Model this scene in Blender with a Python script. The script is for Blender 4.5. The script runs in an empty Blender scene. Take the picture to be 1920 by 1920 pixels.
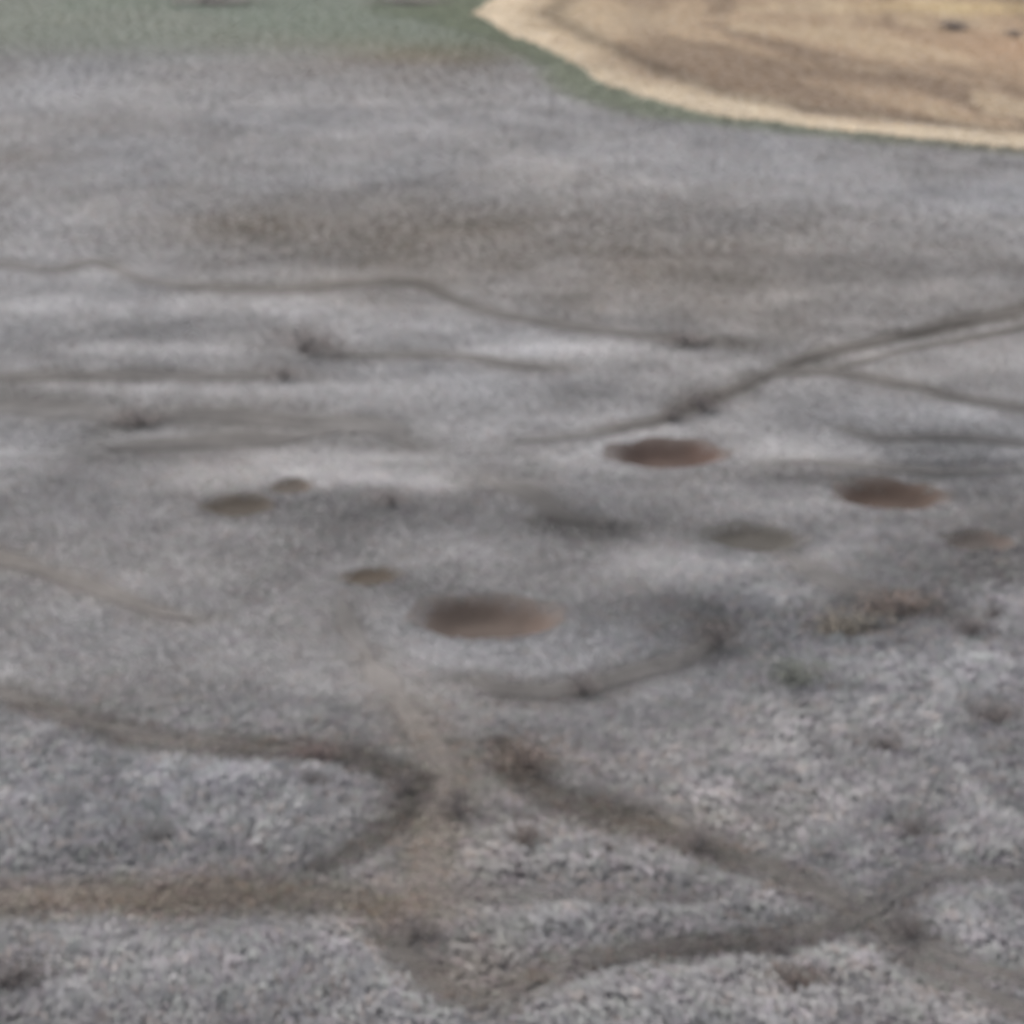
import bpy, bmesh, math, random
import numpy as np
from mathutils import Vector

random.seed(7)
rng = np.random.default_rng(7)
S = bpy.context.scene
COL = S.collection
R = math.radians

# ------------------------------------------------------------------ camera
CAM_H, PITCH, FOV = 22.0, 15.5, 22.0
cam_d = bpy.data.cameras.new("camera")
cam = bpy.data.objects.new("camera", cam_d)
COL.objects.link(cam)
cam.location = (0, 0, CAM_H)
cam.rotation_euler = (R(90 - PITCH), 0, 0)
cam_d.sensor_width = 36
cam_d.lens_unit = 'FOV'
cam_d.angle = R(FOV)
cam_d.clip_start, cam_d.clip_end = 0.5, 9000
cam_d.dof.use_dof = True            # the photograph is soft all over: the lens was focused short
cam_d.dof.focus_distance = 13.0
cam_d.dof.aperture_fstop = 1.9
S.camera = cam

# ------------------------------------------------------------------ sky, sun, exposure
SUN_EL, SUN_AZ = 46.0, -38.0        # azimuth from +Y, negative = to the left
w = bpy.data.worlds.new("World")
S.world = w
w.use_nodes = True
nt = w.node_tree
bg = nt.nodes["Background"]
sky = nt.nodes.new("ShaderNodeTexSky")
sky.sky_type = 'NISHITA'
sky.sun_disc = False
sky.sun_elevation = R(SUN_EL)
sky.sun_rotation = R(SUN_AZ)
sky.air_density, sky.dust_density, sky.ozone_density = 1.0, 4.0, 0.6
hs = nt.nodes.new("ShaderNodeHueSaturation")       # overcast: the blue is washed out
hs.inputs["Saturation"].default_value = 0.30
nt.links.new(sky.outputs[0], hs.inputs["Color"])
nt.links.new(hs.outputs[0], bg.inputs[0])
bg.inputs[1].default_value = 0.15
sun_d = bpy.data.lights.new("sun", 'SUN')
sun_d.energy, sun_d.angle, sun_d.color = 1.2, R(14), (1.0, 0.96, 0.91)
sun = bpy.data.objects.new("sun", sun_d)
COL.objects.link(sun)
sdir = Vector((math.sin(R(SUN_AZ)) * math.cos(R(SUN_EL)), math.cos(R(SUN_AZ)) * math.cos(R(SUN_EL)), math.sin(R(SUN_EL))))
sun.rotation_euler = sdir.to_track_quat('Z', 'Y').to_euler()
S.view_settings.view_transform = 'Standard'
S.view_settings.look = 'None'
S.view_settings.gamma = 1
S.view_settings.use_curve_mapping = False
S.view_settings.exposure = 0.92

# ------------------------------------------------------------------ helpers
T = math.tan(R(FOV / 2))
CP, SP = math.cos(R(PITCH)), math.sin(R(PITCH))

def at(px, py):
    """ground point under a place of the 1920 px survey picture"""
    px, py = np.asarray(px, float), np.asarray(py, float)
    u = (px - 960) / 960 * T
    v = -(py - 960) / 960 * T
    dy, dz = CP + v * SP, -SP + v * CP
    t = CAM_H / -dz
    return np.stack([u * t, dy * t], -1)

def hash2(i, j, s):
    h = np.sin(i * 127.1 + j * 311.7 + s * 74.7) * 43758.5453
    return h - np.floor(h)

def vnoise(x, y, s=0):
    i, j = np.floor(x), np.floor(y)
    fx, fy = x - i, y - j
    fx, fy = fx * fx * (3 - 2 * fx), fy * fy * (3 - 2 * fy)
    a, b = hash2(i, j, s), hash2(i + 1, j, s)
    c, d = hash2(i, j + 1, s), hash2(i + 1, j + 1, s)
    return (a * (1 - fx) + b * fx) * (1 - fy) + (c * (1 - fx) + d * fx) * fy

def fbm(x, y, s=0, n=3):
    v, a, tot = 0, 1.0, 0
    for k in range(n):
        v = v + a * vnoise(x * 2 ** k + 17.3 * k, y * 2 ** k - 9.1 * k, s + k)
        tot += a
        a *= .5
    return v / tot

def smooth(e0, e1, x):
    t = np.clip((x - e0) / (e1 - e0), 0, 1)
    return t * t * (3 - 2 * t)

def lin(c):
    c = np.asarray(c, float) / 255
    return np.where(c <= .04045, c / 12.92, ((c + .055) / 1.055) ** 2.4)

def mesh_np(name, verts, faces, cols=None, smooth_sh=False):
    """faces: (n,3) or (n,4) index array"""
    me = bpy.data.meshes.new(name)
    verts = np.ascontiguousarray(verts, np.float32)
    faces = np.ascontiguousarray(faces, np.int32)
    n, k = faces.shape
    me.vertices.add(len(verts))
    me.vertices.foreach_set("co", verts.ravel())
    me.loops.add(n * k)
    me.loops.foreach_set("vertex_index", faces.ravel())
    me.polygons.add(n)
    me.polygons.foreach_set("loop_start", np.arange(0, n * k, k, dtype=np.int32))
    me.polygons.foreach_set("use_smooth", np.full(n, smooth_sh, bool))
    me.update(calc_edges=True)
    if cols is not None:
        a = me.color_attributes.new("tint", 'FLOAT_COLOR', 'POINT')
        c = np.ones((len(verts), 4), np.float32)
        c[:, :3] = cols
        a.data.foreach_set("color", c.ravel())
    return me

def link(name, me, mat, parent=None, **props):
    o = bpy.data.objects.new(name, me)
    if me is not None:
        me.name = name
        if mat is not None and not me.materials:
            me.materials.append(mat)
    COL.objects.link(o)
    if parent is not None:
        o.parent = parent
    for k, v in props.items():
        o[k] = v
    return o

def tint_mat(name, rough=.95, grain=0.0, scale=3.0, bump=0.0, trans=0.0):
    m = bpy.data.materials.new(name)
    m.use_nodes = True
    n = m.node_tree
    bs = n.nodes["Principled BSDF"]
    bs.inputs["Roughness"].default_value = rough
    bs.inputs["Specular IOR Level"].default_value = .12
    at_ = n.nodes.new("ShaderNodeVertexColor")
    at_.layer_name = "tint"
    src = at_.outputs[0]
    if grain or bump:
        tc = n.nodes.new("ShaderNodeTexCoord")
        nz = n.nodes.new("ShaderNodeTexNoise")
        nz.inputs["Scale"].default_value = scale
        nz.inputs["Detail"].default_value = 6
        nz.inputs["Roughness"].default_value = .65
        n.links.new(tc.outputs["Object"], nz.inputs["Vector"])
        if grain:
            mr = n.nodes.new("ShaderNodeMapRange")
            mr.inputs["From Min"].default_value = .3
            mr.inputs["From Max"].default_value = .7
            mr.inputs["To Min"].default_value = 1 - grain
            mr.inputs["To Max"].default_value = 1 + grain
            n.links.new(nz.outputs["Fac"], mr.inputs["Value"])
            mx = n.nodes.new("ShaderNodeVectorMath")
            mx.operation = 'SCALE'
            n.links.new(src, mx.inputs[0])
            n.links.new(mr.outputs[0], mx.inputs["Scale"])
            src = mx.outputs[0]
        if bump:
            bp = n.nodes.new("ShaderNodeBump")
            bp.inputs["Strength"].default_value = .6
            bp.inputs["Distance"].default_value = bump
            n.links.new(nz.outputs["Fac"], bp.inputs["Height"])
            n.links.new(bp.outputs[0], bs.inputs["Normal"])
    n.links.new(src, bs.inputs["Base Color"])
    if trans:                                   # thin dry blades let light through
        tl = n.nodes.new("ShaderNodeBsdfTranslucent")
        n.links.new(src, tl.inputs["Color"])
        mix = n.nodes.new("ShaderNodeMixShader")
        mix.inputs[0].default_value = trans
        n.links.new(bs.outputs[0], mix.inputs[1])
        n.links.new(tl.outputs[0], mix.inputs[2])
        n.links.new(mix.outputs[0], n.nodes["Material Output"].inputs["Surface"])
    return m

# ------------------------------------------------------------------ survey of the plain
# every trail: centre line and thickness, as seen from the survey point, laid down on the ground
# (points, thickness px, darkness 0..1, brownness 0..1)
TRAILS = [
    ([(-200, 480), (0, 490), (100, 500), (170, 486), (220, 500), (270, 522), (400, 537), (520, 545), (640, 535), (760, 530), (830, 552), (900, 582), (1050, 612), (1200, 632), (1340, 645)], 20, .6, .2),
    ([(2250, 520), (1920, 582), (1790, 604), (1650, 640), (1530, 668), (1400, 722), (1315, 750), (1230, 782), (1150, 798)], 24, 1., .35),
    ([(1180, 800), (1080, 812), (960, 822)], 26, .3, .1),
    ([(2200, 560), (1920, 612), (1700, 655), (1570, 690), (1440, 703)], 14, .5, .3),
    ([(1420, 704), (1560, 700), (1690, 720), (1800, 748), (1920, 768), (2200, 800)], 20, .8, .25),
    ([(-150, 716), (0, 712), (200, 706), (430, 706), (530, 702)], 30, .5, .2),
    ([(640, 665), (850, 668), (950, 682), (1030, 692)], 22, .45, .3),
    ([(-200, 750), (0, 766), (150, 776), (260, 788), (400, 782), (560, 792), (700, 798), (780, 832)], 56, .8, .1),
    ([(200, 850), (330, 835), (460, 825), (640, 808)], 44, .4, .1),
    ([(1570, 796), (1650, 818), (1800, 818), (1920, 832), (2150, 850)], 20, .55, .1),
    ([(1480, 862), (1600, 868), (1750, 880), (1920, 884)], 22, .35, .1),
    ([(900, 890), (990, 918), (1060, 965), (1140, 985)], 50, .6, .1),
    ([(880, 1272), (970, 1294), (1090, 1288), (1200, 1256), (1310, 1216), (1350, 1170)], 50, .9, .25),
    ([(760, 1690), (880, 1686), (1000, 1688), (1150, 1686), (1300, 1690)], 30, .45, .1),
    ([(-150, 1270), (0, 1296), (150, 1345), (300, 1384), (450, 1402), (600, 1414), (700, 1442), (765, 1468)], 42, 1.0, .4),
    ([(772, 1480), (745, 1545), (690, 1590), (610, 1640)], 28, .75, .2),
    ([(940, 1395), (1000, 1470), (1060, 1508), (1180, 1538), (1300, 1582), (1420, 1622), (1560, 1682), (1640, 1715)], 54, .85, .35),
    ([(-150, 1688), (0, 1682), (200, 1672), (330, 1682), (500, 1682), (640, 1694), (760, 1720)], 58, .6, .6),
    ([(690, 1230), (740, 1300), (800, 1395), (835, 1480), (815, 1600), (785, 1700), (765, 1780)], 90, .15, .35),
    ([(715, 1760), (770, 1810), (830, 1860), (910, 1892), (990, 1850), (1060, 1818), (1190, 1792), (1400, 1770), (1540, 1742), (1640, 1712)], 46, .95, .35),
    ([(1640, 1714), (1720, 1656), (1800, 1640), (1920, 1636), (2150, 1610)], 30, 1., .15),
    ([(1630, 1716), (1710, 1795), (1800, 1842), (1920, 1896), (2050, 1950)], 30, 1., .3),
    ([(1690, 1735), (1790, 1800), (1920, 1836), (2100, 1880)], 30, 1., .3),
    ([(1470, 1035), (1560, 1088), (1640, 1118), (1700, 1132)], 48, .6, .2),
    ([(-150, 1020), (0, 1052), (80, 1072), (180, 1100), (280, 1138), (360, 1158)], 40, .6, .4),
    ([(640, 1120), (660, 1180), (700, 1240)], 24, .35, .1),
]
# bare hollows: centre, half width px, half height px, colour, reddish end, label
HOLLOWS = [
    (1252, 846, 110, 28, (96, 80, 73), .5, "dark red-brown oval hollow with a paler reddish right end, below the trail-bend shrub"),
    (1668, 926, 108, 28, (95, 80, 72), 0., "darkest brown bare oval hollow, smooth and even, at the far right of the grey plain"),
    (915, 1156, 148, 40, (104, 92, 85), .3, "largest oval hollow, lighter brown with shaded upper left edge, amid the plain"),
    (445, 952, 74, 20, (88, 80, 72), 0., "small dark brown bare hollow on the left half of the plain"),
    (698, 1079, 58, 16, (95, 85, 75), 0., "small flat brown bare hollow just left of and behind the largest oval hollow"),
    (1410, 1008, 98, 26, (92, 88, 83), 0., "greyish brown faded hollow between the two dark ovals and the largest hollow"),
    (1832, 1016, 78, 22, (96, 89, 85), .4, "faint reddish bare hollow by the right edge, below the darkest oval hollow"),
    (545, 914, 42, 14, (98, 90, 83), .3, "tiny faint brown hollow just above and right of another small brown hollow on the left"),
]
# dark low shrubs: centre px of the foot, width px, height px, label
SHRUBS = [
    (568, 655, 108, 44, "wide dark shrub clump alone in the far left of the grey plain"),
    (1318, 765, 74, 46, "dark shrub growing in the bend of the long trail in the right half"),
    (1825, 1192, 56, 32, "small dark shrub on pale grass near the right edge, right of the paired hollows"),
    (1718, 1568, 54, 40, "single round dark shrub among pale tussocks in the lower right"),
    (1500, 1856, 72, 36, "brownish low shrub near the bottom edge, right of centre"),
    (985, 1442, 92, 60, "dark brown shrub where the right-hand trail leaves the brown path"),
    (780, 1760, 84, 34, "low dark shrub lying across the brown path near the bottom"),
    (1478, 1280, 84, 62, "greenish grey shrub on pale grass right of the curved trail"),
    (34, 1852, 96, 80, "dark shrub in the bottom left corner"),
    (1652, 1404, 58, 34, "small dark shrub on pale grass at middle right"),
    (1865, 1350, 84, 40, "wide low dark shrub at the right edge of the plain"),
    (862, 1535, 52, 60, "narrow upright dark shrub beside the brown path"),
    (588, 1486, 42, 34, "small dark shrub just below the left-hand trail"),
    (1310, 1594, 56, 34, "small dark shrub on the right-hand trail"),
    (532, 712, 50, 22, "small dark far shrub just below the wide shrub clump on the left"),
    (262, 796, 84, 32, "dark shrub on the broad dark trail at far left"),
    (1690, 1146, 100, 44, "dark brown shrub, upper one of a close pair right of the curved trail"),
    (1590, 1182, 104, 44, "olive brown shrub, lower one of a close pair right of the curved trail"),
    (1350, 1210, 60, 56, "dark shrub on the tight bend of the curved trail"),
    (1090, 1300, 50, 40, "dark shrub at the bottom of the curved trail"),
    (600, 1424, 60, 38, "dark reddish shrub standing on the left-hand trail"),
    (760, 1490, 50, 46, "dark shrub at the corner where the left-hand trail meets the brown path"),
    (735, 948, 60, 22, "low dark far shrub left of centre, above the small flat hollow"),
    (1285, 646, 70, 20, "flat dark far shrub at the right end of the long upper trail"),
    (1260, 780, 44, 22, "small dark shrub just left of the shrub in the trail bend"),
    (1790, 56, 56, 26, "dark bush standing out in the straw-coloured field"),
    (1898, 70, 36, 18, "smaller dark bush in the straw-coloured field by the right edge"),
    (300, 1580, 60, 44, "greyish dark shrub among pale tussocks in the lower left"),
    (1860, 1160, 30, 16, "tiny dark shrub at the right edge beside another small shrub"),
    (985, 1600, 44, 56, "upright dark shrub between the brown path and the right-hand trail"),
    (1460, 1795, 40, 26, "small dark shrub on the trail above the brownish low shrub"),
    (392, 8, 120, 16, "dark low bush far off at the top edge, on the green-grey ground"),
    (770, 9, 100, 14, "dark green-grey low bush far off at the top edge, left of the straw field"),
    (1700, 1752, 54, 44, "dark shrub beside the trail fork at lower right"),
]
# broad patches of different growth: px centre, half size px, colour shift (lightness, warm), softness
PATCHES = [
    (800, 1600, 120, 110, -.07, .8), (770, 1720, 130, 40, -.10, .8), (200, 1690, 300, 36, -.08, .8), (900, 1470, 130, 70, -.08, .4), (890, 1840, 110, 50, -.05, .7), (800, 92, 210, 28, -.16, 2.),
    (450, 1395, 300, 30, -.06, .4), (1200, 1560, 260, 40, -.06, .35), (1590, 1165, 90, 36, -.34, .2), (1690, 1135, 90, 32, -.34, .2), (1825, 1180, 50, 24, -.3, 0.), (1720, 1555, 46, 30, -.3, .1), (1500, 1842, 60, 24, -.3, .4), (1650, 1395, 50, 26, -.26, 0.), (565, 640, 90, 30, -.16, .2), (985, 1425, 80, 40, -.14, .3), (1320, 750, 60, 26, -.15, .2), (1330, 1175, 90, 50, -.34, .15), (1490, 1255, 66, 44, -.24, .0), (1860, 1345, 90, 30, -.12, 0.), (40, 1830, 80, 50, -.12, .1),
    (620, 425, 340, 70, -.16, .5), (1000, 440, 560, 95, -.13, .6), (1500, 520, 480, 90, -.13, .5),
    (480, 400, 120, 36, -.14, .35), (1100, 520, 300, 60, -.05, .4),
    (130, 540, 170, 48, .26, -.1), (90, 430, 160, 60, .08, -.05), (850, 600, 220, 30, .15, .0), (980, 650, 140, 22, .10, 0.),
    (600, 570, 230, 26, .14, 0.), (1700, 690, 180, 32, .09, 0.), (1880, 670, 160, 50, .09, -.05), (1450, 770, 200, 32, .12, -.15),
    (1700, 775, 160, 22, .12, -.1), (900, 800, 180, 26, .12, -.1), (200, 630, 260, 32, -.14, 0.), (50, 645, 120, 30, -.1, -.1),
    (150, 205, 260, 70, .12, 0.), (850, 270, 420, 70, .12, .0), (1500, 340, 420, 60, .13, -.1), (1850, 380, 160, 60, .10, -.05), (1500, 280, 60, 16, .1, 0.),
    (50, 290, 110, 18, -.2, .5), (330, 250, 120, 30, -.06, .1), (780, 110, 220, 38, -.16, .5), (900, 60, 90, 60, -.28, .1),
    (100, 80, 220, 44, -.2, -.1), (380, 5, 80, 12, -.3, -.3), (500, 75, 200, 28, -.14, .3),
    (100, 945, 160, 40, -.2, -.1), (350, 1010, 90, 34, -.16, 0.), (620, 960, 160, 50, -.13, -.1), (480, 880, 150, 36, .08, 0.), (700, 890, 100, 30, .08, 0.),
    (250, 1020, 180, 30, .06, 0.), (930, 1010, 160, 40, .10, 0.), (1160, 950, 90, 40, .05, -.1), (1080, 1000, 90, 36, -.2, 0.),
    (600, 740, 620, 40, .02, .0), (1000, 1090, 250, 40, -.12, 0.), (1320, 1070, 140, 50, .14, .0), (1620, 1010, 120, 26, .1, 0.),
    (1420, 910, 150, 40, .06, -.2), (1800, 860, 120, 30, -.16, -.1), (1600, 890, 130, 14, -.2, 0.), (1880, 1060, 80, 36, -.2, .1),
    (240, 1300, 330, 48, -.2, .05), (330, 1210, 220, 60, .02, 0.), (900, 1235, 120, 44, .12, 0.), (1150, 1205, 130, 40, .05, -.1), (1180, 1160, 150, 40, -.14, 0.),
    (640, 1320, 140, 50, .07, .2), (800, 1360, 60, 60, .02, .4), (300, 1470, 300, 60, .10, 0.), (600, 1560, 140, 70, .10, 0.), (280, 1580, 300, 40, -.13, 0.),
    (300, 1840, 360, 70, .08, 0.), (560, 1790, 130, 50, .12, -.05), (1150, 1450, 110, 40, .12, .2), (1050, 1590, 110, 60, .1, -.05), (1700, 1330, 300, 120, .10, 0.), (1500, 1420, 240, 90, .07, 0.),
    (1260, 1900, 180, 40, .12, 0.), (1500, 1890, 180, 50, .08, 0.), (1850, 1740, 70, 50, .14, -.05), (1050, 1740, 200, 40, .10, 0.), (900, 1820, 110, 44, .0, .4), (1550, 1660, 130, 50, .0, .15),
    (1330, 1780, 160, 30, -.15, 0.), (1200, 1540, 120, 36, -.12, .2), (1560, 1560, 200, 60, .05, 0.), (1830, 1500, 160, 70, .06, -.05), (100, 1620, 160, 40, -.1, .0),
]
# straw field: outer edge of its pale margin and inner edge of the margin
OUT_E = [(925, -60), (915, 0), (885, 28), (960, 66), (1040, 102), (1100, 132), (1140, 166), (1200, 188), (1280, 206), (1390, 224), (1500, 240), (1700, 263), (1920, 284), (2300, 312), (2900, 340)]
IN_E = [(1010, -60), (990, 0), (985, 26), (1010, 49), (1060, 76), (1110, 107), (1160, 137), (1220, 155), (1300, 172), (1400, 191), (1520, 211), (1700, 234), (1920, 255), (2300, 278), (2900, 306)]

def seg_dist(P, line, wid):
    """smallest distance to a polyline divided by the local half width"""
    best = np.full(len(P), 1e9)
    for k in range(len(line) - 1):
        a, b = line[k], line[k + 1]
        ab = b - a
        t = np.clip(((P - a) @ ab) / max(ab @ ab, 1e-9), 0, 1)
        d = np.hypot(*(P - a - t[:, None] * ab).T)
        best = np.minimum(best, d / (wid[k] * (1 - t) + wid[k + 1] * t))
    return best

def resample(pts, n):
    pts = np.asarray(pts, float)
    # Catmull-Rom through the points
    q = np.vstack([2 * pts[0] - pts[1], pts, 2 * pts[-1] - pts[-2]])
    out = []
    for k in range(1, len(q) - 2):
        for t in np.linspace(0, 1, n, endpoint=False):
            p0, p1, p2, p3 = q[k - 1:k + 3]
            out.append(.5 * ((2 * p1) + (p2 - p0) * t + (2 * p0 - 5 * p1 + 4 * p2 - p3) * t * t + (-p0 + 3 * p1 - 3 * p2 + p3) * t ** 3))
    out.append(pts[-1])
    return np.array(out)

trail_w = []
for pts, th, dark, brown in TRAILS:
    q = resample(pts, 4)
    d = np.gradient(q, axis=0)
    nrm = np.stack([-d[:, 1], d[:, 0]], -1) / np.maximum(np.hypot(d[:, 0], d[:, 1]), 1e-6)[:, None]
    L, Rr = q + nrm * th / 2, q - nrm * th / 2
    C, Lw, Rw = at(*q.T), at(*L.T), at(*Rr.T)
    # half width across the trail on the ground
    dc = np.gradient(C, axis=0)
    nw = np.stack([-dc[:, 1], dc[:, 0]], -1) / np.maximum(np.hypot(*dc.T), 1e-6)[:, None]
    hw = np.abs(np.sum((Lw - Rw) * nw, 1)) / 2
    hw = np.clip(hw * 1.15, .5, 3.4)
    trail_w.append((C, nw, hw, dark, brown))

def ell_world(px, py, rx, ry):
    c = at(px, py)
    ax = abs(at(px + rx, py)[0] - at(px - rx, py)[0]) / 2
    ay = abs(at(px, py - ry)[1] - at(px, py + ry)[1]) / 2
    return c, ax, ay

hol_w = [(ell_world(h[0], h[1], h[2] * 1.03, h[3] * 1.08), h) for h in HOLLOWS]
pat_w = [(ell_world(*p[:4]), p) for p in PATCHES]
out_w, in_w = at(*np.array(OUT_E).T), at(*np.array(IN_E).T)

def inside(P, poly):
    x, y = P.T
    c = np.zeros(len(P), bool)
    n = len(poly)
    for i in range(n):
        (x1, y1), (x2, y2) = poly[i], poly[i - 1]
        m = ((y1 > y) != (y2 > y)) & (x < (x2 - x1) * (y - y1) / (y2 - y1 + 1e-12) + x1)
        c ^= m
    return c

BACK = [np.array([900., 330.]), np.array([900., 1100.]), np.array([60., 1100.])]
field_poly = np.vstack([out_w, BACK])
inner_poly = np.vstack([in_w, BACK[0:1], BACK[1:2], np.array([[70., 1100.]])])

def edge_sd(P, poly, line):
    d = seg_dist(P, line, np.ones(len(line)))
    return np.where(inside(P, poly), -d, d)

MUTE, TRAIL = .58, .27
def survey(P):
    """per point: soil/growth colour as picture colour, bareness (0 grass .. 1 bare), field flag"""
    n = len(P)
    x, y = P.T
    L = np.zeros(n)
    W = np.zeros(n)
    # natural mottling, drawn out across the view by the lie of the land
    L += .13 * (fbm(x * .16, y * .11, 3) - .5) + .20 * (fbm(x * .42, y * .27, 11) - .5)
    W += .5 * (fbm(x * .12, y * .09, 21) - .5)
    L += .26 * (fbm(x * .10, y * .30, 25, 2) - .5) * smooth(66, 80, y) * (1 - smooth(110, 140, y))
    L += .42 * (fbm(x * .20, y * .26, 27, 3) - .5) * smooth(62, 76, y) * (1 - smooth(100, 122, y))
    L += .16 * (fbm(x * 1.1, y * .8, 15, 2) - .5)
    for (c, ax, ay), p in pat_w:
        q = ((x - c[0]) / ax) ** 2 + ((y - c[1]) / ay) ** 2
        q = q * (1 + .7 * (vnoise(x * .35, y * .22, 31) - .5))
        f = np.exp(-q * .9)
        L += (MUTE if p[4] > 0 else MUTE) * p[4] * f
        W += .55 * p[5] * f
    L *= .62 + .38 * smooth(58, 76, y)
    bare = np.zeros(n)
    near = np.zeros(n)
    tl, tw = np.zeros(n), np.zeros(n)
    for C, nw, hw, dark, brown in trail_w:
        lo, hi = C.min(0) - 8, C.max(0) + 8
        m = (x > lo[0]) & (x < hi[0]) & (y > lo[1]) & (y < hi[1])
        if not m.any():
            continue
        d = seg_dist(P[m], C, hw)
        d = d * (1 + .55 * (vnoise(x[m] * .9, y[m] * .6, 41) - .5))
        f = 1 - smooth(.2, 1.7, d)
        tl[m] = np.maximum(tl[m], TRAIL * dark * f * (.5 + .9 * vnoise(x[m] * .22, y[m] * .16, 43)))
        tw[m] = np.maximum(tw[m], .7 * brown * f)
        near[m] = np.maximum(near[m], 1 - smooth(1.0, 2.8, d))
        f = f * (.25 + .75 * vnoise(x[m] * .9, y[m] * .6, 47))
        bare[m] = np.maximum(bare[m], f * (.12 + .28 * dark))
    L -= tl
    W += tw
    survey.near = near
    base = np.array([139.0, 137.8, 139.0])
    warm = np.array([7., 0., -9.])
    c = base[None] * (1 + L)[:, None] + warm[None] * W[:, None]
    # growth tinted a little darker far off, a little lighter near by
    far = smooth(70, 170, y)
    c = c * (1 - .03 * far + .04 * (1 - smooth(60, 75, y)))[:, None]
    # greener ground on the upper left
    g = smooth(210, 238, y + 8 * (fbm(x * .05, y * .03, 51) - .5)) * (1 - smooth(-2, 14, x - .12 * (y - 250) + 6 * (vnoise(y * .05, x * .05, 5) - .5)))
    gp = smooth(.45, .62, fbm(x * .05 + 3, y * .022, 61))
    c = c * (1 - .65 * g[:, None]) + .65 * g[:, None] * (np.array([115., 122., 108.]) * (1 - gp[:, None]) + np.array([106., 117., 101.]) * gp[:, None])
    # field and its verge
    Pj = P + 1.2 * np.stack([vnoise(x * .35, y * .2, 57) - .5, vnoise(x * .35, y * .2, 58) - .5], -1)
    sd = edge_sd(Pj, field_poly, out_w)
    sdi = edge_sd(Pj, inner_poly, in_w)
    vw = 4. + 8 * np.exp(-((x - 9.5) / 6.5) ** 2 - ((y - 205) / 25) ** 2) + 12 * smooth(0, 40, y - 235)
    vg = (1 - smooth(.25, 1.0, sd / vw)) * (sd > 0)
    vgreen = 1 - smooth(12, 40, x)
    vc = np.array([122., 127., 112.]) * vgreen[:, None] + np.array([126., 122., 113.]) * (1 - vgreen[:, None])
    c = c * (1 - .85 * vg[:, None]) + vc * .85 * vg[:, None]
    infield = sd < 0
    straw = np.array([188., 174., 154.])[None] * (1 + .16 * (fbm(x * .2, y * .08, 71) - .5))[:, None]
    wx = x + 9 * (vnoise(x * .07, y * .05, 83) - .5)
    wy = sdi + 10 * (vnoise(x * .06, y * .04, 84) - .5)
    f1 = fbm(wx * .11, wy * .13, 81)
    f2 = fbm(wx * .15 + 5, wy * .15, 91)
    brown = np.array([157., 139., 119.])
    darkb = np.array([128., 112., 97.])
    paleb = np.array([172., 156., 134.])
    orange = np.array([172., 142., 117.])
    inn = brown[None] + (darkb - brown)[None] * smooth(.46, .56, f1)[:, None]
    inn = inn + (paleb - inn) * (smooth(.5, .58, f2) * .8)[:, None]
    o = np.exp(-((x - 56) / 16) ** 2 - ((y - 225) / 24) ** 2)
    inn = inn + (orange - inn) * (.8 * o)[:, None]
    # dark unploughed band just behind the margin, pale stubble at the tip and along the back
    cdk = at(1420, 140)
    dk = np.exp(-((x - cdk[0]) / 16) ** 2 - ((y - (cdk[1] - .25 * (x - cdk[0]))) / 11) ** 2)
    inn = inn + (darkb - inn) * (.75 * dk)[:, None]
    ctp = at(1110, 35)
    tp = np.exp(-((x - ctp[0]) / 10) ** 2 - ((y - ctp[1]) / 28) ** 2)
    inn = inn + (paleb - inn) * (.8 * tp)[:, None]
    bk = np.exp(-((y - 268 + .15 * (x - 50)) / 9) ** 2) * smooth(28, 45, x)
    inn = inn + (np.array([196., 178., 134.]) - inn) * (.45 * bk)[:, None]
    mg = smooth(-3, 3, sdi + 3 * (vnoise(x * .3, y * .12, 66) - .5))
    fc = inn * (1 - mg[:, None]) + straw * mg[:, None]
    # wheel track along the margin
    tr = np.exp(-((sd + 7 + 1.2 * np.sin(y * .05)) / 1.3) ** 2) * .2
    fc = fc * (1 - tr[:, None])
    c = np.where(infield[:, None], fc, c)
    return np.clip(c, 30, 240), bare, infield, sd, vg

# ------------------------------------------------------------------ height of the plain
def dish(x, y, c, ax, ay):
    q = np.sqrt(((x - c[0]) / ax) ** 2 + ((y - c[1]) / ay) ** 2)
    return q

def height(x, y):
    h = .5 * (fbm(x * .06, y * .045, 101) - .5) + .10 * (fbm(x * .5, y * .4, 111) - .5)
    h = h * smooth(20, 45, y)
    h = h + smooth(260, 1600, y) * 6 * fbm(x * .004, y * .003, 121)
    for (c, ax, ay), p in hol_w:
        q = dish(x, y, c, ax, ay)
        dep = (.24 if p[2] > 95 and p[4][0] != 92 else .14) * ax
        h = h - dep * (1 - smooth(.4, 1.0, q)) + .04 * ax * np.exp(-((q - 1.12) / .16) ** 2)
    return h

def height_soil(x, y):
    """the ground sheet itself: lies a little under the hollow floors"""
    h = height(x, y)
    for (c, ax, ay), p in hol_w:
        q = dish(x, y, c, ax, ay)
        h = h - .12 * (1 - smooth(.75, .98, q))
    return h

GAIN = 1.0
def albedo(c, k=1.0):
    return np.clip(lin(np.clip(c, 0, 255)) * k * GAIN, .01, .8)

# ------------------------------------------------------------------ materials
m_soil = tint_mat("soil_and_litter", grain=.16, scale=2.2, bump=.05)
m_path = tint_mat("trodden_earth", grain=.18, scale=3.5, bump=.04)
m_bare = tint_mat("bare_earth", grain=.10, scale=3.0, bump=.03)
m_field = tint_mat("field_soil", grain=.10, scale=.7, bump=.08)
m_grass = tint_mat("dry_grey_grass", rough=.8, trans=.5)
m_verge = tint_mat("green_grass", rough=.8, trans=.5)
m_straw = tint_mat("straw", rough=.8, trans=.5)
m_leaf = tint_mat("shrub_leaf", rough=.8)
m_bark = tint_mat("shrub_bark", rough=.9)

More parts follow.
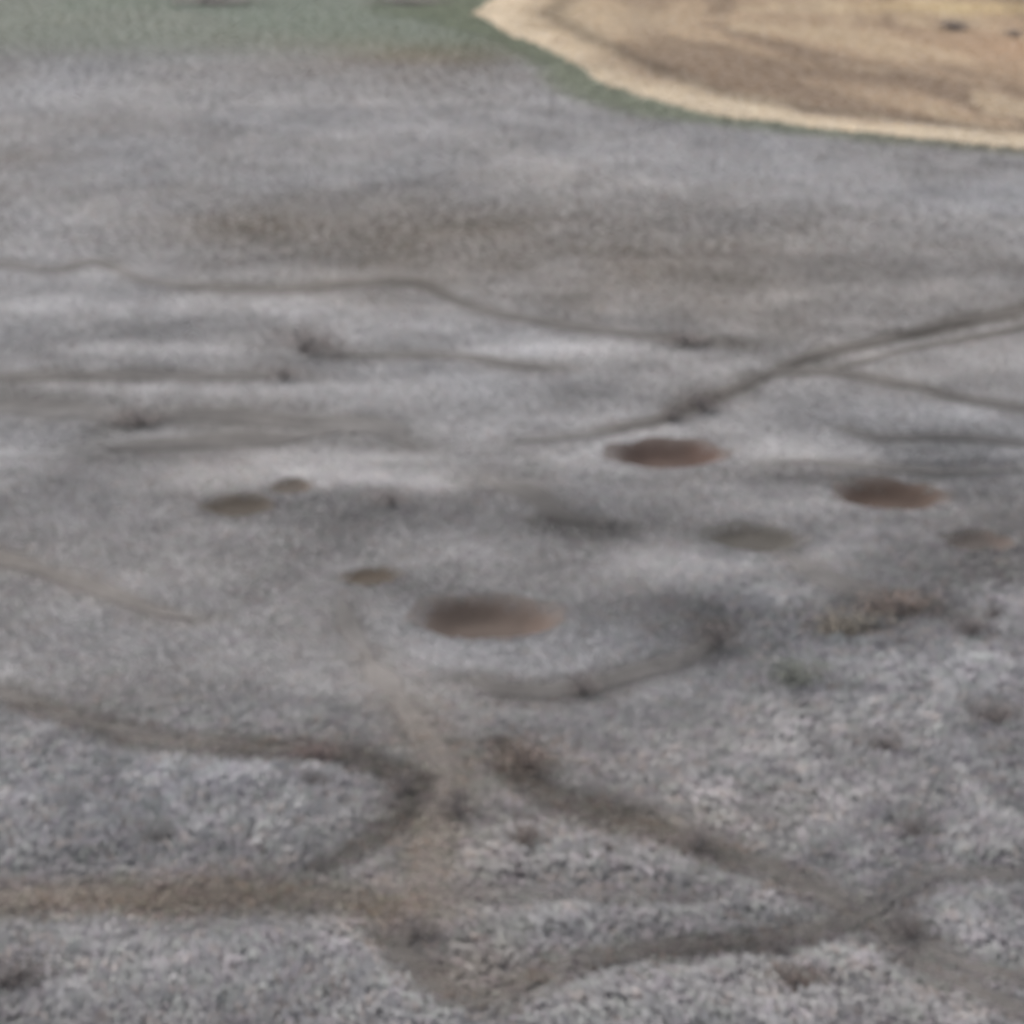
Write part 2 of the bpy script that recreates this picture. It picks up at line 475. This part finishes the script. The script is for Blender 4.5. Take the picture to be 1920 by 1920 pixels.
# ------------------------------------------------------------------ ground sheets
def grid(xs, ys):
    X, Y = np.meshgrid(xs, ys)
    nx, ny = len(xs), len(ys)
    i = np.arange(nx * ny).reshape(ny, nx)
    F = np.stack([i[:-1, :-1], i[:-1, 1:], i[1:, 1:], i[1:, :-1]], -1).reshape(-1, 4)
    return X.ravel(), Y.ravel(), F

def axis(parts):
    out = [parts[0][0]]
    for a, b, s in parts:
        n = max(1, int(round((b - a) / s)))
        out += list(np.linspace(a, b, n + 1)[1:])
    return np.array(out)

xs = axis([(-3000, -300, 300), (-300, -70, 12), (-70, -32, 1.0), (-32, 32, .4), (32, 70, 1.0), (70, 300, 12), (300, 3000, 300)])
ys = axis([(-400, 20, 60), (20, 40, 2), (40, 125, .4), (125, 170, .8), (170, 300, 1.5), (300, 600, 15), (600, 6000, 300)])
X, Y, F = grid(xs, ys)
P = np.stack([X, Y], -1)
c, bare, inf, sd, vg = survey(P)
near = survey.near
Z = height_soil(X, Y) - .02 * near - .25 * smooth(0, 5, -sd) * (Y < 600)
soilc = albedo(np.where(inf[:, None], c, c * .97 + np.array([2, 0, -3.]) * bare[:, None]), .60 + .04 * inf[:, None])
link("ground", mesh_np("ground", np.stack([X, Y, Z], -1), F, soilc, True), m_soil, kind="structure")

# straw field: sheet cut along its edge
def strip_sheet(inner, outer, nu, colour=None):
    n = len(inner)
    V, Fc = [], []
    for k in range(nu + 1):
        t = k / nu
        V.append(inner * (1 - t) + outer * t)
    V = np.concatenate(V)
    for k in range(nu):
        for j in range(n - 1):
            a = k * n + j
            Fc.append((a, a + n, a + n + 1, a + 1))
    return V, np.array(Fc)

def cut_sheet(name, poly, step, zoff, mat, extra=None):
    x0, y0 = poly.min(0); x1, y1 = poly.max(0)
    gx = axis([(x0, min(x1, 110), step)] + ([(110, x1, 20)] if x1 > 110 else []))
    gy = axis([(y0, min(y1, 310), step)] + ([(310, y1, 20)] if y1 > 310 else []))
    X, Y, F = grid(gx, gy)
    P = np.stack([X, Y], -1)
    ins = inside(P, poly)
    keep = ins[F].all(1)
    F = F[keep]
    used, inv = np.unique(F, return_inverse=True)
    P = P[used]
    F = inv.reshape(-1, 4)
    c = survey(P)[0]
    z = height(P[:, 0], P[:, 1]) + zoff
    return link(name, mesh_np(name, np.column_stack([P, z]), F, albedo(c, .62), True), mat, kind="structure")

cut_sheet("straw_field", field_poly, .9, .05, m_field)

# trails
for k, (C, nw, hw, dark, brown) in enumerate(trail_w):
    q = np.vstack([C[i] * (1 - t) + C[i + 1] * t for i in range(len(C) - 1) for t in (0, .25, .5, .75)] + [C[-1]])
    h2 = np.interp(np.arange(len(q)) / 4, np.arange(len(hw)), hw)
    d = np.gradient(q, axis=0)
    nn = np.stack([-d[:, 1], d[:, 0]], -1) / np.maximum(np.hypot(*d.T), 1e-6)[:, None]
    h2 = h2 * (.32 + .55 * vnoise(q[:, 0] * .8, q[:, 1] * .5, 200 + k))
    ends = np.minimum(np.arange(len(q)), np.arange(len(q))[::-1]) / 6
    h2 = h2 * np.clip(ends * .5 + .1, 0, 1)
    rows = np.linspace(-1, 1, 9)
    V = np.concatenate([q + nn * (h2 * r)[:, None] for r in rows])
    n = len(q)
    Fc = np.array([(a * n + j, a * n + j + 1, (a + 1) * n + j + 1, (a + 1) * n + j) for a in range(8) for j in range(n - 1)])
    z = height(V[:, 0], V[:, 1]) + .014 + .001 * k - .12 * (np.repeat(np.abs(rows), n) > .99)
    cc = survey(V)[0]
    mott = .9 + .35 * (fbm(V[:, 0] * .9, V[:, 1] * .6, 95) - .5)
    cc = albedo(cc * np.array([1., .987, .975]), 1.0) * (mott * (.50 - .06 * smooth(60, 75, V[:, 1])))[:, None]
    link("path", mesh_np("path", np.column_stack([V, z]), Fc[:, ::-1], cc, True), m_path, kind="structure")

# ------------------------------------------------------------------ bare hollows, each a dish of its own
for (c0, ax, ay), h in hol_w:
    nr, na = 14, 48
    V, cols = [], []
    for r in range(nr + 1):
        for a in range(na):
            th = 2 * math.pi * a / na
            wob = 1 + .05 * math.sin(2 * th + h[0]) + .05 * math.sin(3 * th + h[1]) + .05 * math.sin(7 * th + h[0])
            q = r / nr * 1.02 * (1 + (wob - 1) * (r / nr))
            V.append((c0[0] + ax * q * math.cos(th), c0[1] + ay * q * math.sin(th)))
    V = np.array(V)
    qn = dish(V[:, 0], V[:, 1], c0, ax, ay)
    cc = np.tile(np.array(h[4], float), (len(V), 1))
    lx = (V[:, 0] - c0[0]) / ax
    red = h[5] * smooth(.25, .65, lx + .3 * (vnoise(V[:, 0] * 1.3, V[:, 1], 7) - .5)) * (1 - smooth(.8, 1.05, qn))
    cc = cc + red[:, None] * np.array([24., 15., 12.])
    cc = cc * (1 + .2 * (fbm(V[:, 0] * .8, V[:, 1] * .5, 77) - .5))[:, None]
    rim = smooth(.66, 1.02, qn + .25 * (vnoise(V[:, 0] * 1.6, V[:, 1] * 1.2, 63) - .5))
    cc = cc * (1 - .5 * rim[:, None]) + survey(V)[0] * .5 * rim[:, None]
    z = height(V[:, 0], V[:, 1]) + .02
    Fc = np.array([(r * na + a, (r + 1) * na + a, (r + 1) * na + (a + 1) % na, r * na + (a + 1) % na) for r in range(nr) for a in range(na)])
    org = np.array([c0[0], c0[1], height(np.array([c0[0]]), np.array([c0[1]]))[0]])
    o = link("bare_hollow", mesh_np("bare_hollow", np.column_stack([V, z]) - org, Fc, albedo(cc, .47), True), m_bare,
             label=h[6], category="bare hollow", group="bare brown hollows in the grey plain")
    o.location = org

# ------------------------------------------------------------------ tufts of grass (stuff)
def tufts(P, hgt, spread, width, nbl, tipcol, rootk, lean, seed):
    """blades as two-segment tapered strips; P (n,2) feet"""
    g = np.random.default_rng(seed)
    n = len(P)
    N = n * nbl
    idx = np.repeat(np.arange(n), nbl)
    base = P[idx] + g.normal(0, 1, (N, 2)) * (spread[idx] * .45)[:, None]
    ang = g.uniform(0, 2 * np.pi, N)
    fan = (fbm(P[:, 0] * .22, P[:, 1] * .22, 171, 2) - .5) * 5
    tl = np.stack([np.sin(fan) * lean * 1.5, np.cos(fan * 1.7) * lean * .6], -1) + g.normal(0, lean * .45, (n, 2))
    dirx = tl[idx, 0] + np.cos(ang) * lean * .3
    diry = tl[idx, 1] + np.sin(ang) * lean * .3
    H = hgt[idx] * g.uniform(.6, 1.1, N)
    W = width[idx] * g.uniform(.6, 1.3, N)
    face = g.normal(0, .35, N)
    wx, wy = np.cos(face) * W / 2, np.sin(face) * W / 2
    z0 = height(base[:, 0], base[:, 1]) - .02
    b = np.column_stack([base, z0])
    m = b + np.column_stack([dirx * H * .4, diry * H * .4, H * .6])
    t = b + np.column_stack([dirx * H, diry * H, H * .95])
    off = np.column_stack([wx, wy, np.zeros(N)])
    V = np.stack([b - off * .7, b + off * .7, m + off, m - off, t + off * .35, t - off * .35], 1).reshape(-1, 3)
    k = np.arange(N)[:, None] * 6
    F = np.concatenate([k + np.array([0, 1, 2, 3]), k + np.array([3, 2, 4, 5])])
    jit = (1 + g.normal(0, .03, N))[:, None]
    ct = tipcol[idx] * jit
    cr = ct * rootk
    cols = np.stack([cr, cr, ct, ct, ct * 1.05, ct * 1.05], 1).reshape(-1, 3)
    return V, F, np.clip(cols, .01, .8)

shrub_feet = []
for px, py, wpx, hpx, lab in SHRUBS:
    a_ = at(px, py)
    shrub_feet.append((a_[0], a_[1], .5 * float(at(px + wpx / 2, py)[0] - at(px - wpx / 2, py)[0])))

def scatter(y0, y1, dens, mx=1.12, pad=11):
    """jittered points over the strip of plain that the view (and a step aside) can see"""
    g = np.random.default_rng(int(y0 * 10))
    s = 1 / math.sqrt(dens)
    half = y1 * T * mx * 1.02 + pad
    gx, gy = np.meshgrid(np.arange(-half, half, s), np.arange(y0, y1, s))
    p = np.stack([gx.ravel(), gy.ravel()], -1) + g.uniform(-.5, .5, (gx.size, 2)) * s
    return p[np.abs(p[:, 0]) < p[:, 1] * T * mx * 1.02 + pad]

def tallness(P):
    """rank tussocks of the near plain and the right side, cropped sward elsewhere"""
    x, y = P.T
    near = 1 - smooth(56, 64, y + 4 * (fbm(x * .12, y * .12, 141) - .5) - .0 * x)
    right = smooth(2, 9, x + 5 * (fbm(x * .1, y * .1, 151) - .5)) * (1 - smooth(66, 82, y))
    return np.maximum(near, right)

TONE = (.04, -.04)
def grass(name, y0, y1, dens, nbl, wid, hmin, hmax, seed):
    P = scatter(y0, y1, dens)
    c, bare, inf, sd, vg = survey(P)
    near = survey.near
    # tussocks run together in ragged rows down the slope
    tz = tallness(P)
    wv = 2.2 * (fbm(P[:, 0] * .16, P[:, 1] * .16, 161, 2) - .5) + .10 * P[:, 1] * np.sin(P[:, 0] * .35)
    rows_ = vnoise((P[:, 0] + wv) * 4.2, P[:, 1] * .62, 163) - .5
    c = c * (1 + .22 * rows_ * tz * (1 - .6 * near))[:, None]
    g = np.random.default_rng(seed)
    keep = (~inf) & (g.uniform(0, 1, len(P)) > bare * 1.0) & (vg < g.uniform(.2, 1, len(P)))
    for sx, sy, sr in shrub_feet:
        keep &= (P[:, 0] - sx) ** 2 + (P[:, 1] + .25 * sr - sy) ** 2 > sr * sr
    for (c0, ax, ay), h in hol_w:
        keep &= dish(P[:, 0], P[:, 1], c0, ax, ay) > .92 + .22 * g.uniform(-1, 1, len(P))
    P, c, bare, near = P[keep], c[keep], bare[keep], near[keep]
    t = tallness(P)
    hg = (hmin * (1 - .35 * near) + (hmax - hmin) * t * (1 - .8 * near)) * g.uniform(.75, 1.2, len(P)) * (1 - .6 * bare) * (1 + .35 * rows_[keep] * t)
    # tussock to tussock difference: silver, grey-brown, faint green, faint mauve
    kind = g.uniform(0, 1, len(P))
    amp = .016
    val = 1 + amp * g.normal(0, 1, len(P)) + TONE[0] * t + TONE[1] * (1 - t)
    hue = np.where((kind < .2)[:, None], np.array([-1., 1., -1.5]), np.where((kind < .4)[:, None], np.array([2., -1., 1.]), np.where((kind < .5)[:, None], np.array([5., 0., -3.]), np.zeros(3))))
    cc = albedo(np.clip(c * val[:, None] + hue * 1.0, 40, 215))
    V, F, cols = tufts(P, hg, np.where(t > .4, .25, .24), wid * (.8 + .7 * t), nbl, cc, 1.0, .30, seed)
    return link(name, mesh_np(name, V, F, cols), m_grass, kind="stuff")

grass("grey_tussock_grass", 29, 62, 22, 10, .07, .12, .30, 11)
grass("grey_tussock_grass", 62, 86, 20, 8, .07, .09, .26, 12)
grass("grey_sward", 86, 125, 11, 6, .08, .08, .2, 13)
grass("grey_sward", 125, 185, 5, 6, .12, .10, .2, 14)
grass("grey_sward", 185, 320, 1.4, 6, .17, .12, .24, 15)

# green verge along the field and straw stubble in it
P = scatter(150, 300, 3.0)
c, bare, inf, sd, vg = survey(P)
k = (~inf) & (vg > rng.uniform(.15, .9, len(vg)))
Pv, cv = P[k], c[k]
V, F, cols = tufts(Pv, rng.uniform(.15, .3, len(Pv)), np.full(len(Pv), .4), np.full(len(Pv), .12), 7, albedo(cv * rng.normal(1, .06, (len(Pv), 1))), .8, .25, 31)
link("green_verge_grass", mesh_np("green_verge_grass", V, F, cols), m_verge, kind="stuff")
P = scatter(150, 320, 2.2)
c, bare, inf, sd, vg = survey(P)
k = inf & (sd < -.3)
Pv, cv = P[k], c[k]
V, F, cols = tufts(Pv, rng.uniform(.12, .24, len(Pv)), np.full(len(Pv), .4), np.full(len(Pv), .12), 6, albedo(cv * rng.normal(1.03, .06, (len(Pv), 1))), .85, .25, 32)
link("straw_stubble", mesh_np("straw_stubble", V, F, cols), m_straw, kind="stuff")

# ------------------------------------------------------------------ dark shrubs
def shrub_meshes(seed):
    g = np.random.default_rng(seed)
    # unit shrub: radius about .5, height about 1
    stems, leaves, lc = [], [], []
    SV, SF = [], []
    ends = []
    for s in range(9):
        a = g.uniform(0, 2 * np.pi)
        sp = g.uniform(.12, .5)
        tip = np.array([math.cos(a) * sp, math.sin(a) * sp, g.uniform(.45, .95) * (1.1 - sp * .6)])
        mid = tip * np.array([.45, .45, .55]) + g.normal(0, .03, 3)
        prev = None
        for p, r in ((np.zeros(3) - np.array([0, 0, .06]), .022), (mid, .016), (tip, .007)):
            ring = [len(SV) + i for i in range(5)]
            for i in range(5):
                b = 2 * np.pi * i / 5
                SV.append(p + np.array([math.cos(b) * r, math.sin(b) * r, 0]))
            if prev:
                for i in range(5):
                    SF.append((prev[i], prev[(i + 1) % 5], ring[(i + 1) % 5], ring[i]))
            prev = ring
        ends += [(tip, 1.), (mid, .7)]
    LV, LF, LC = [], [], []
    for e, kk in ends:
        clump = g.uniform(.8, 1.2)
        for i in range(46):
            p = e + g.normal(0, 1, 3) * np.array([.25, .25, .13])
            if p[2] < .02:
                p[2] = abs(p[2]) + .02
            s = g.uniform(.025, .055)
            d1 = g.normal(0, 1, 3); d1 /= np.linalg.norm(d1)
            d2 = np.cross(d1, g.normal(0, 1, 3)); d2 /= np.linalg.norm(d2)
            i0 = len(LV)
            LV += [p - d1 * s, p + d2 * s * .5, p + d1 * s, p - d2 * s * .5]
            LF.append((i0, i0 + 1, i0 + 2, i0 + 3))
            v = clump * g.uniform(.75, 1.25)
            LC += [v] * 4
    return np.array(SV), np.array(SF), np.array(LV), np.array(LF), np.array(LC)

var = [shrub_meshes(300 + i) for i in range(4)]
hues = {"dark": (108, 101, 99), "brown": (110, 98, 92), "olive": (109, 102, 92), "red": (112, 97, 94), "green": (110, 112, 104), "grey": (111, 109, 108)}
def pick(lab):
    for k in ("greenish", "greyish", "olive", "reddish", "brown"):
        if k in lab.split(" on ")[0].split(" where ")[0].split(" across ")[0].split(" beside ")[0].replace("brownish", "brown"):
            return {"greenish": "green", "greyish": "grey", "olive": "olive", "reddish": "red", "brown": "brown"}[k]
    return "dark"
cache = {}
for i, (px, py, wpx, hpx, lab) in enumerate(SHRUBS):
    p = at(px, py)
    wm = float(abs(at(px + wpx / 2, py)[0] - at(px - wpx / 2, py)[0]))
    hm = max(.55, min(hpx / wpx * wm * 1.05, 1.7))
    vi = i % 4
    hk = pick(lab)
    if (vi, hk) not in cache:
        SV, SF, LV, LF, LC = var[vi]
        col = albedo(np.array(hues[hk], float)[None], 1.0)
        cache[(vi, hk)] = (mesh_np("stem", SV, SF, np.full((len(SV), 3), .19)),
                           mesh_np("foliage", LV, LF, np.clip(col * LC[:, None], .01, .5)))
    ms, ml = cache[(vi, hk)]
    root = link("shrub", None, None, label=lab, category="shrub", group="dark low shrubs scattered over the plain")
    root.location = (p[0], p[1], float(height(p[0:1], p[1:2])[0]))
    root.rotation_euler = (0, 0, random.uniform(0, 6.28))
    root.scale = (wm * 1.25, wm * 1.15, hm * .85)
    link("stem", ms, m_bark, root)
    link("foliage", ml, m_leaf, root)
